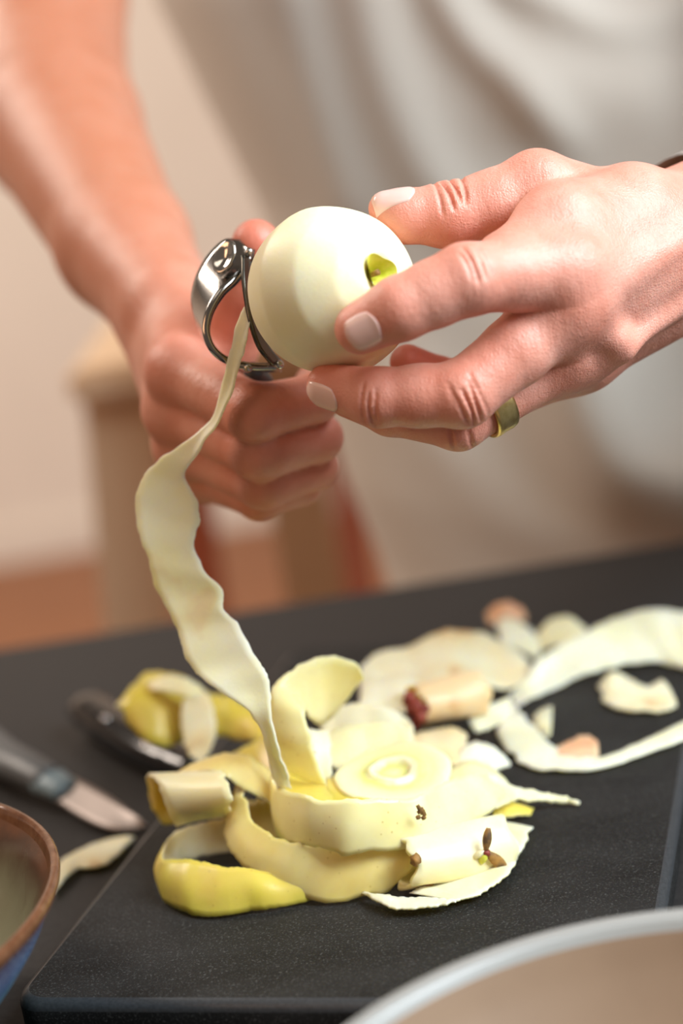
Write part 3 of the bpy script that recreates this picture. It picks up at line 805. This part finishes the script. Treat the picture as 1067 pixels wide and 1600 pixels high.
# ------------------------------------------------------------------ peels
def ribbon(name, label, a, b, skin=None, fl='flesh', front=True, at=0.5, bow=0.0009, th=0.0013, n=70, m_=9, jag=0.0006, plane=E, group='apple peels on the cutting board', cat='apple peel', zmin=BOARD + 0.0012):
    """edges a, b in (px, py, Y); front=True: the skin side faces the camera at parameter `at`"""
    conv = (lambda q: plane(*q, zmin)) if plane is E else (lambda q: plane(*q))
    A = spline([conv(q) for q in a], n); B_ = spline([conv(q) for q in b], n)
    A[:, 2] = np.maximum(A[:, 2], zmin); B_[:, 2] = np.maximum(B_[:, 2], zmin)
    wv = B_ - A
    rs = np.random.RandomState(abs(hash_(label)) % 9999)
    ja = np.convolve(rs.randn(n + 4), np.ones(3) / 3, 'same')[2:-2] * jag; jb = np.convolve(rs.randn(n + 4), np.ones(3) / 3, 'same')[2:-2] * jag
    wn = wv / (np.linalg.norm(wv, axis=1, keepdims=True) + 1e-9)
    A = A + wn * ja[:, None]; B_ = B_ + wn * jb[:, None]
    ts = np.linspace(0, 1, m_)
    g = np.stack([A * (1 - t) + B_ * t for t in ts], 1)
    N = np.cross(np.gradient(g, axis=0), np.gradient(g, axis=1)); N /= np.linalg.norm(N, axis=2, keepdims=True) + 1e-12
    i = int(at * (n - 1)); nm = N[i, m_ // 2]; view = CAM - g[i, m_ // 2]
    want = (nm @ view > 0) == front      # True: +N is the skin side
    if not want: g = g[:, ::-1]; N = -N[:, ::-1]
    g = g + N * (bow * np.sin(pi * ts))[None, :, None]
    # gentle waviness
    ph = rs.rand(3) * 6
    s_ = np.linspace(0, 1, n)[:, None]
    arc = np.concatenate([[0], np.cumsum(np.linalg.norm(np.diff((A + B_) / 2, axis=0), axis=1))])[:, None]
    g = g + N * (0.0004 * np.sin(arc * 190 + ph[0] + ts[None] * 2) + 0.0002 * np.sin(arc * 430 + ph[1]))[..., None]
    g[..., 2] = np.maximum(g[..., 2], zmin)
    tht = th * (0.35 + 0.65 * np.sin(pi * np.clip(ts, 0.04, 0.96)) ** 0.5)[None, :] * np.ones((n, 1))
    tht *= (0.4 + 0.6 * np.minimum(1, np.minimum(s_, 1 - s_) * 12))
    o = grid_solid(name, g, tht, [M[skin or 'skin_pale'], M[fl]])
    tag(o, label, cat, group)
    return o
def hash_(s_):
    h = 0
    for ch in s_: h = (h * 131 + ord(ch)) % 1000003
    return h
def pd(q): return q
# hanging strip (pixel + depth)
la = [(382, 478, .588), (363, 525, .590), (354, 570, .594), (335, 648, .603), (281, 696, .608), (233, 732, .612), (213, 775, .615), (213, 805, .616), (224, 856, .617), (232, 874, .617), (241, 912, .618), (272, 972, .617), (282, 1002, .615), (297, 1040, .611), (335, 1076, .606), (390, 1112, .604), (409, 1150, .606), (420, 1196, .612), (436, 1235, .622)]
lb = [(391, 505, .586), (384, 545, .588), (375, 572, .590), (346, 656, .597), (306, 712, .604), (290, 745, .610), (308, 780, .613), (313, 812, .613), (303, 846, .614), (318, 888, .614), (350, 924, .613), (349, 952, .612), (372, 974, .610), (396, 1020, .607), (420, 1060, .603), (425, 1112, .602), (436, 1165, .605), (448, 1208, .612), (455, 1232, .620)]
ribbon('apple_peel', 'long peel strip hanging from the peeler down to the pile', la, lb, 'skin_pale', 'flesh_tint', False, 0.5, 0.0012, 0.0013, 160, 9, 0.0004, P, None)
R_ = ribbon
R_('apple_peel', 'upright curled peel standing in the middle of the pile',
   [(452, 1210, .595), (432, 1168, .592), (422, 1127, .592), (424, 1083, .595), (449, 1051, .602), (485, 1033, .612), (517, 1028, .618), (552, 1034, .622), (568, 1054, .624)],
   [(512, 1228, .588), (492, 1185, .586), (484, 1150, .586), (478, 1112, .590), (478, 1103, .600), (488, 1125, .618), (506, 1132, .628), (535, 1104, .632), (568, 1060, .630)], 'skin_pale', 'flesh', True, 0.25, 0.001)
front_peel = R_('apple_peel', 'broad pale peel across the front top of the pile with a brown mark',
   [(430, 1180, .598), (428, 1222, .585), (473, 1244, .562), (522, 1249, .555), (571, 1250, .553), (620, 1248, .556), (663, 1237, .564), (700, 1220, .578), (745, 1211, .592), (778, 1224, .602)],
   [(425, 1260, .592), (434, 1311, .578), (463, 1320, .562), (512, 1329, .552), (544, 1338, .549), (575, 1331, .549), (634, 1327, .551), (690, 1322, .556), (751, 1278, .578), (793, 1250, .592)], 'skin_pale', 'flesh', True, 0.5, 0.0014, m_=11)
R_('apple_peel', 'cream-yellow peel sweeping along the lower front of the pile',
   [(379, 1222, .603), (384, 1250, .584), (398, 1285, .572), (430, 1308, .565), (480, 1318, .560), (560, 1322, .556), (620, 1318, .556), (660, 1312, .558)],
   [(372, 1224, .606), (353, 1268, .590), (354, 1318, .574), (390, 1362, .563), (450, 1396, .556), (520, 1411, .552), (590, 1400, .549), (645, 1360, .552)], 'skin_mid', 'flesh', True, 0.5, 0.0014, m_=11)
R_('apple_peel', 'yellow ring-shaped peel at the lower left of the pile',
   [(372, 1276, .608), (320, 1284, .608), (284, 1295, .606), (262, 1311, .600), (252, 1336, .590), (262, 1343, .580), (300, 1342, .571), (342, 1351, .564), (390, 1358, .560), (470, 1372, .559)],
   [(372, 1330, .606), (320, 1338, .606), (285, 1348, .604), (258, 1362, .598), (246, 1380, .588), (256, 1410, .575), (293, 1427, .565), (338, 1432, .559), (400, 1423, .557), (500, 1406, .558)], 'skin_yellow', 'flesh_brown', True, 0.8, 0.002, n=90)
R_('apple_peel', 'cream rolled peel tube at the left of the pile',
   [(275, 1292, .600), (266, 1268, .592), (254, 1236, .594), (236, 1212, .606), (230, 1222, .624), (238, 1262, .634), (254, 1290, .630)],
   [(356, 1276, .588), (362, 1248, .577), (358, 1224, .580), (346, 1208, .596), (338, 1212, .616), (342, 1250, .626), (350, 1276, .620)], 'skin_yellow', 'flesh', False, 0.15, 0.001)
R_('apple_peel', 'yellow arched peel over the rolled tube at the left',
   [(276, 1212, .618), (300, 1192, .618), (330, 1181, .617), (356, 1176, .614), (385, 1181, .611), (420, 1200, .607), (446, 1225, .604)],
   [(282, 1222, .606), (310, 1207, .602), (335, 1204, .598), (356, 1210, .595), (378, 1230, .592), (408, 1246, .588), (446, 1270, .586)], 'skin_mid', 'flesh', True, 0.6, 0.0015)
R_('apple_peel', 'ochre peel tucked inside the curl at the left front',
   [(362, 1238, .612), (390, 1250, .606), (430, 1246, .602), (470, 1250, .60)], [(372, 1300, .600), (400, 1316, .592), (440, 1320, .588), (475, 1318, .585)], 'skin_mid', 'flesh', True, 0.5)
# far-left yellow cluster (on the table behind)
ZT_ = 0.0012
def RB(*a, **k): return ribbon(*a, zmin=BOARD + 0.0012, **k)
RB('apple_peel', 'yellow curled peel lying behind the black utensil', [(190, 1108, .705), (205, 1072, .712), (240, 1049, .722), (285, 1056, .728), (326, 1084, .724)],
   [(194, 1124, .695), (222, 1152, .684), (258, 1166, .684), (284, 1158, .690), (306, 1130, .705)], 'skin_yellow', 'flesh', True, 0.5, 0.006)
RB('apple_peel', 'pale peel fold on top of the far yellow curl', [(226, 1066, .704), (262, 1056, .702), (300, 1066, .700), (322, 1082, .70)], [(238, 1078, .698), (268, 1084, .694), (296, 1090, .692), (318, 1096, .692)], 'skin_pale', 'flesh', False, 0.5)
RB('apple_peel', 'whitish peel tongue hanging over the black utensil', [(286, 1086, .694), (284, 1130, .686), (290, 1168, .678), (308, 1190, .672)], [(326, 1082, .694), (336, 1120, .686), (334, 1160, .678), (318, 1189, .672)], 'skin_pale', 'flesh_brown', False, 0.5)
RB('apple_peel', 'yellow-green peel right of the whitish tongue', [(326, 1082, .708), (365, 1090, .702), (405, 1118, .694), (425, 1140, .69)], [(330, 1146, .690), (365, 1154, .684), (400, 1158, .676), (430, 1165, .672)], 'skin_yellow', 'flesh', True, 0.5, 0.003)
RB('apple_peel', 'short yellow peel behind the hanging strip', [(352, 1186, .652), (385, 1164, .654), (425, 1140, .654), (455, 1128, .65)], [(368, 1206, .640), (400, 1210, .634), (435, 1205, .63), (460, 1195, .63)], 'skin_yellow', 'flesh', True, 0.5)
# middle and back
R_('apple_peel', 'pale peel standing behind the flat round slice', [(500, 1132, .640), (527, 1106, .644), (558, 1100, .646), (595, 1105, .646), (631, 1119, .644), (646, 1134, .640)], [(505, 1165, .636), (530, 1160, .638), (560, 1158, .638), (600, 1160, .636), (640, 1165, .632), (648, 1170, .63)], 'skin_pale', 'flesh_brown', False, 0.5)
R_('apple_peel', 'cream peel leaning in front of the standing pale peel', [(508, 1148, .626), (540, 1136, .628), (580, 1132, .628), (615, 1133, .626), (641, 1140, .622)], [(512, 1200, .612), (545, 1204, .610), (580, 1202, .610), (615, 1195, .610), (638, 1182, .610)], 'skin_pale', 'flesh', False, 0.5)
R_('apple_peel', 'narrow white peel beside the upright curl', [(482, 1138, .616), (487, 1180, .606), (503, 1226, .598)], [(514, 1140, .618), (517, 1180, .608), (520, 1220, .598)], 'skin_pale', 'flesh_white', False, 0.5)
R_('apple_peel', 'long pale peel along the back of the pile', [(564, 1040, .720), (590, 1022, .730), (630, 1014, .736), (672, 995, .742), (700, 987, .746), (757, 991, .750), (795, 1012, .745), (832, 1040, .735)],
   [(562, 1098, .698), (600, 1095, .698), (644, 1078, .700), (700, 1064, .705), (734, 1060, .710), (765, 1074, .714), (797, 1078, .716), (832, 1052, .722)], 'skin_mid', 'flesh_brown', False, 0.4, 0.002)
R_('apple_peel', 'whitish crumpled peel left of the rolled core', [(566, 1070, .690), (600, 1062, .692), (640, 1062, .69), (665, 1070, .688)], [(560, 1110, .668), (600, 1118, .666), (640, 1112, .664), (660, 1104, .664)], 'skin_pale', 'flesh_white', False, 0.5)
def roll(label, p, q, r1, r2, a0, a1, fl, skin='skin_pale', th=0.0016):
    p, q = np.array(p), np.array(q); t = norm(q - p); x = norm(np.cross(t, (0, 0, 1))); y = np.cross(x, t)
    n, m_ = 60, 14; g = np.zeros((n, m_, 3)); rs = np.random.RandomState(hash_(label) % 999)
    for i in range(n):
        an = a0 + (a1 - a0) * i / (n - 1); sp_ = 1 - 0.16 * i / (n - 1)
        for j in range(m_):
            s_ = j / (m_ - 1); r = (r1 + (r2 - r1) * s_) * sp_ * (1 + 0.04 * sin(3 * an + s_ * 4))
            e = 0.0012 * sin(5 * an) * (1 if j == 0 else (1 if j == m_ - 1 else 0))
            g[i, j] = p + (q - p) * s_ + t * e + r * (cos(an) * x + sin(an) * y)
    g[..., 2] = np.maximum(g[..., 2], BOARD + 0.0012)
    N = np.cross(np.gradient(g, axis=0), np.gradient(g, axis=1)); ctr = (p + q) / 2
    if (N * (g - ctr)).sum() < 0: g = g[:, ::-1]
    o = grid_solid('apple_peel', g, th, [M[fl], M[skin]]); return tag(o, label, 'apple peel', 'apple peels on the cutting board')
peach = roll('peach-coloured peel roll with a dark red core end, middle back', E(648, 1104, .668), E(748, 1084, .680), .0098, .0108, -0.6, 5.2, 'flesh_peach', 'skin_mid')
rs = np.random.RandomState(5)
def blob(name, u, v, y, r, mat, par, sq=1.0):
    bm = bmesh.new(); bmesh.ops.create_icosphere(bm, subdivisions=2, radius=r)
    for vv in bm.verts: vv.co = vv.co * (0.75 + 0.5 * rs.rand()) * sq + Vector(E(u, v, y))
    return bm_obj(name, bm, M[mat], par, True)
for (u, v, y, s_) in ((640, 1092, .659, .0032), (648, 1106, .657, .0040), (655, 1120, .656, .0034), (648, 1130, .657, .0028), (662, 1108, .656, .0025)):
    blob('core_flake', u, v, y, s_, 'red_core', peach)
front_roll = roll('cream peel roll with a brown calyx at the right front of the pile', E(628, 1352, .549), E(780, 1324, .566), .0100, .0125, -0.5, 5.4, 'flesh', 'skin_pale')
def leaf(p0, p1, wdt, mat, par, name='sepal', up=0.0006):
    p0, p1 = np.array(p0), np.array(p1); t = norm(p1 - p0); vw = norm(CAM - p0); s_ = norm(np.cross(t, vw))
    g = np.zeros((12, 5, 3))
    for i in range(12):
        u = i / 11; hw = wdt * (sin(pi * min(max(u, .04), .97)) ** 0.8)
        for j in range(5): g[i, j] = p0 + (p1 - p0) * u + s_ * hw * (j - 2) / 2 + vw * (up * sin(pi * u) + up * (1 - ((j - 2) / 2) ** 2))
    return grid_solid(name, g, 0.0006, [mat, mat], par)
YC = .5495
leaf(E(759, 1328, YC), E(763, 1294, YC + .002), .0013, M['calyx'], front_roll); leaf(E(760, 1332, YC), E(791, 1356, YC + .003), .0018, M['calyx'], front_roll)
leaf(E(758, 1332, YC), E(752, 1348, YC), .0011, M['green'], front_roll); leaf(E(756, 1330, YC), E(741, 1340, YC), .0007, M['flesh'], front_roll)
blob('calyx_core', 760, 1332, YC, .0015, 'red_core', front_roll)
blob('knot', 650, 1343, .5410, .0021, 'calyx', front_roll)
blob('knot', 672, 1384, .5470, .0015, 'calyx', front_roll)
for p0, p1 in (((652, 1258), (660, 1272)), ((662, 1264), (653, 1270)), ((657, 1262), (664, 1274)), ((651, 1278), (656, 1276)), ((660, 1279), (664, 1276))):
    leaf(E(*p0, .5525), E(*p1, .5525), .0005, M['calyx'], front_peel, 'scar', 0.0002)
R_('apple_peel', 'yellow peel strip under the round slice', [(510, 1212, .602), (570, 1232, .588), (640, 1234, .587), (705, 1212, .597)], [(512, 1256, .575), (570, 1266, .566), (640, 1262, .566), (705, 1246, .577)], 'skin_yellow', 'flesh', True, 0.5)
R_('apple_peel', 'bright yellow peel behind the rim of the front peel', [(436, 1200, .606), (475, 1208, .603), (518, 1222, .598)], [(436, 1250, .582), (475, 1256, .576), (520, 1262, .570)], 'skin_yellow', 'flesh', True, 0.5)
R_('apple_peel', 'pale peel lying under the right end of the front peel', [(690, 1205, .612), (730, 1190, .618), (770, 1200, .614), (800, 1228, .606)], [(690, 1270, .575), (730, 1268, .578), (775, 1262, .585), (806, 1250, .595)], 'skin_pale', 'flesh', True, 0.5)
R_('apple_peel', 'flat pale peel slice under the front calyx roll', [(640, 1398, 0), (700, 1376, 0), (752, 1338, 0), (770, 1284, 0)], [(706, 1410, 0), (752, 1398, 0), (795, 1366, 0), (832, 1293, 0)], 'skin_pale', 'flesh', False, 0.5, 0.0, jag=.0006, zmin=BOARD + 0.0022)
R_('apple_peel', 'thin white crescent peel at the very front of the pile', [(562, 1394, 0), (612, 1404, 0), (662, 1404, 0), (714, 1409, 0)], [(566, 1398, 0), (612, 1420, 0), (664, 1421, 0), (713, 1412, 0)], 'skin_pale', 'flesh_white', False, 0.5, 0.0, zmin=BOARD + 0.003)
R_('apple_peel', 'thin pointed sliver sticking out right of the pile', [(760, 1208, .606), (800, 1228, .604), (850, 1240, .602), (906, 1253, .600)], [(768, 1240, .598), (820, 1250, .598), (860, 1255, .599), (906, 1257, .600)], 'skin_yellow', 'flesh', False, 0.5, 0.0005)
R_('apple_peel', 'small yellow peel end below the pointed sliver', [(770, 1244, .600), (800, 1250, .600), (834, 1262, .600)], [(770, 1278, .590), (800, 1276, .590), (830, 1272, .594)], 'skin_yellow', 'flesh', True, 0.5)
R_('apple_peel', 'peach peel piece with an orange bruise below the core roll', [(642, 1150, .650), (675, 1140, .655), (710, 1140, .658), (730, 1150, .656)], [(640, 1196, .622), (675, 1198, .625), (705, 1198, .63), (725, 1190, .635)], 'skin_pale', 'flesh_peach', False, 0.5)
R_('apple_peel', 'white triangular peel shard right of the round slice', [(712, 1182, .640), (738, 1160, .645), (766, 1168, .645), (797, 1192, .640)], [(716, 1206, .625), (740, 1212, .625), (766, 1208, .628), (797, 1195, .638)], 'skin_pale', 'flesh_white', False, 0.5)
R_('apple_peel', 'narrow peel strip between the core roll and the right peels', [(732, 1128, .670), (762, 1104, .680), (797, 1088, .69)], [(744, 1146, .662), (776, 1132, .668), (800, 1112, .68)], 'skin_mid', 'flesh_white', False, 0.5)
R_('apple_peel', 'wide pale peel arching along the right edge of the board', [(796, 1085, .716), (826, 1050, .725), (864, 1014, .735), (912, 990, .745), (959, 966, .755), (1035, 953, .755), (1110, 964, .745)], [(806, 1106, .708), (855, 1082, .718), (921, 1053, .726), (978, 1038, .730), (1035, 1038, .728), (1080, 1050, .72), (1120, 1062, .715)], 'skin_pale', 'flesh_white', False, 0.5, 0.002)
R_('apple_peel', 'pale peel behind the wide arching peel', [(838, 990, .780), (860, 968, .785), (886, 965, .786), (916, 982, .780)], [(842, 1020, .77), (870, 1010, .77), (900, 1004, .77), (918, 998, .77)], 'skin_pale', 'flesh', False, 0.5)
R_('apple_peel', 'small brown-tipped peel at the very back', [(758, 960, .80), (775, 944, .802), (800, 942, .802), (822, 958, .80)], [(764, 978, .795), (784, 972, .795), (805, 970, .795), (822, 972, .795)], 'skin_pale', 'bruise', False, 0.5)
R_('apple_peel', 'white peel scrap behind the long back peel', [(774, 976, .785), (800, 968, .785), (830, 985, .78), (846, 1010, .775)], [(786, 1010, .765), (805, 1014, .765), (828, 1026, .762), (842, 1034, .76)], 'skin_pale', 'flesh_white', False, 0.5)
R_('apple_peel', 'white curved peel with a brown bruise lying at the right', [(800, 1100, .700), (820, 1120, .690), (846, 1152, .672), (872, 1172, .662), (935, 1186, .652), (990, 1166, .655), (1067, 1130, .665), (1120, 1100, .675)], [(780, 1108, .700), (777, 1142, .685), (790, 1172, .668), (818, 1196, .655), (848, 1205, .645), (932, 1203, .642), (990, 1186, .646), (1067, 1158, .655), (1120, 1130, .665)], 'skin_pale', 'flesh_white', False, 0.4, 0.001, jag=.0009, n=90)
R_('apple_peel', 'little upright greenish peel tip inside the right curved peel', [(832, 1122, .684), (846, 1112, .686), (862, 1103, .688)], [(840, 1146, .676), (850, 1152, .674), (860, 1150, .674)], 'skin_pale', 'flesh', False, 0.5)
R_('apple_peel', 'ragged pinkish-brown scrap on the right curved peel', [(866, 1172, .662), (890, 1160, .664), (915, 1152, .666), (934, 1160, .664)], [(868, 1188, .650), (890, 1190, .648), (915, 1188, .648), (936, 1182, .65)], 'skin_pale', 'bruise', False, 0.5, jag=.0010)
R_('apple_peel', 'small curled cream chunk near the right edge', [(934, 1074, .712), (955, 1052, .716), (985, 1062, .714), (1012, 1074, .712), (1036, 1066, .712), (1056, 1096, .705)], [(940, 1096, .700), (965, 1108, .696), (1000, 1113, .694), (1030, 1113, .694), (1045, 1110, .694), (1057, 1104, .698)], 'skin_pale', 'flesh_brown', False, 0.5, 0.004)
ribbon('apple_peel', 'narrow peel scrap on the table between bowl and knife', [(70, 1362, 0), (112, 1338, 0), (146, 1321, 0), (180, 1310, 0), (209, 1308, 0)], [(84, 1396, 0), (106, 1372, 0), (122, 1358, 0), (157, 1354, 0), (182, 1340, 0), (210, 1310, 0)], 'skin_pale', 'flesh_brown', False, 0.5, 0.0, zmin=0.0025, group=None)
# flat round slice
def slice_disc():
    ctr = E(614, 1211, .592); nrm_ = norm(np.array([0.06, -0.16, 1.0])); Fm = frame_to(nrm_, (0, 1, 0))
    pr = [(0.0001, 0.0012), (0.003, 0.0010), (0.005, 0.0014), (0.0068, 0.0028), (0.0085, 0.0032), (0.0100, 0.0020), (0.013, 0.0012), (0.017, 0.0016), (0.0200, 0.0014), (0.0212, 0.0004), (0.0205, -0.001), (0.016, -0.0012), (0.0001, -0.001)]
    pr = spline([(r, 0, z) for r, z in pr], 60)[:, [0, 2]]; pr[:, 0] = np.maximum(pr[:, 0], 0.0001)
    V, F = lathe(pr, 80); an = np.arctan2(V[:, 1], V[:, 0])
    V[:, :2] *= (1 + 0.04 * np.sin(2 * an + 1) + 0.02 * np.sin(7 * an))[:, None]; V[:, 2] += 0.0012 * np.sin(2 * an) * (np.hypot(V[:, 0], V[:, 1]) / 0.02)
    o = mesh_obj('apple_slice', ctr + V @ Fm.T, F, M['disc']); tag(o, 'flat round apple end slice with green rings on top of the pile', 'apple slice')
m = new_mat('end_slice', (0.85, 0.8, 0.5), 0.4, Subsurface_Weight=0.3); bsdf(m).inputs['Subsurface Scale'].default_value = 0.003
tcn = nd(m, 'ShaderNodeTexCoord'); ln = nd(m, 'ShaderNodeVectorMath', operation='LENGTH'); lk(m, tcn.outputs['Object'], ln.inputs[0])
n1 = noise(m, 150, 3); ad = nd(m, 'ShaderNodeMath', operation='MULTIPLY_ADD'); lk(m, n1.outputs[0], ad.inputs[0]); ad.inputs[1].default_value = 0.004; lk(m, ln.outputs['Value'], ad.inputs[2])
mr = nd(m, 'ShaderNodeMapRange'); lk(m, ad.outputs[0], mr.inputs[0]); mr.inputs[1].default_value = 0.002; mr.inputs[2].default_value = 0.024
lk(m, ramp(m, mr.outputs[0], [(0.0, (0.85, 0.80, 0.45)), (0.22, (0.72, 0.70, 0.22)), (0.36, (0.90, 0.88, 0.62)), (0.48, (0.72, 0.74, 0.22)), (0.62, (0.86, 0.80, 0.38)), (1, (0.90, 0.85, 0.52))]).outputs[0], bsdf(m).inputs['Base Color'])
M['disc'] = m
slice_disc()
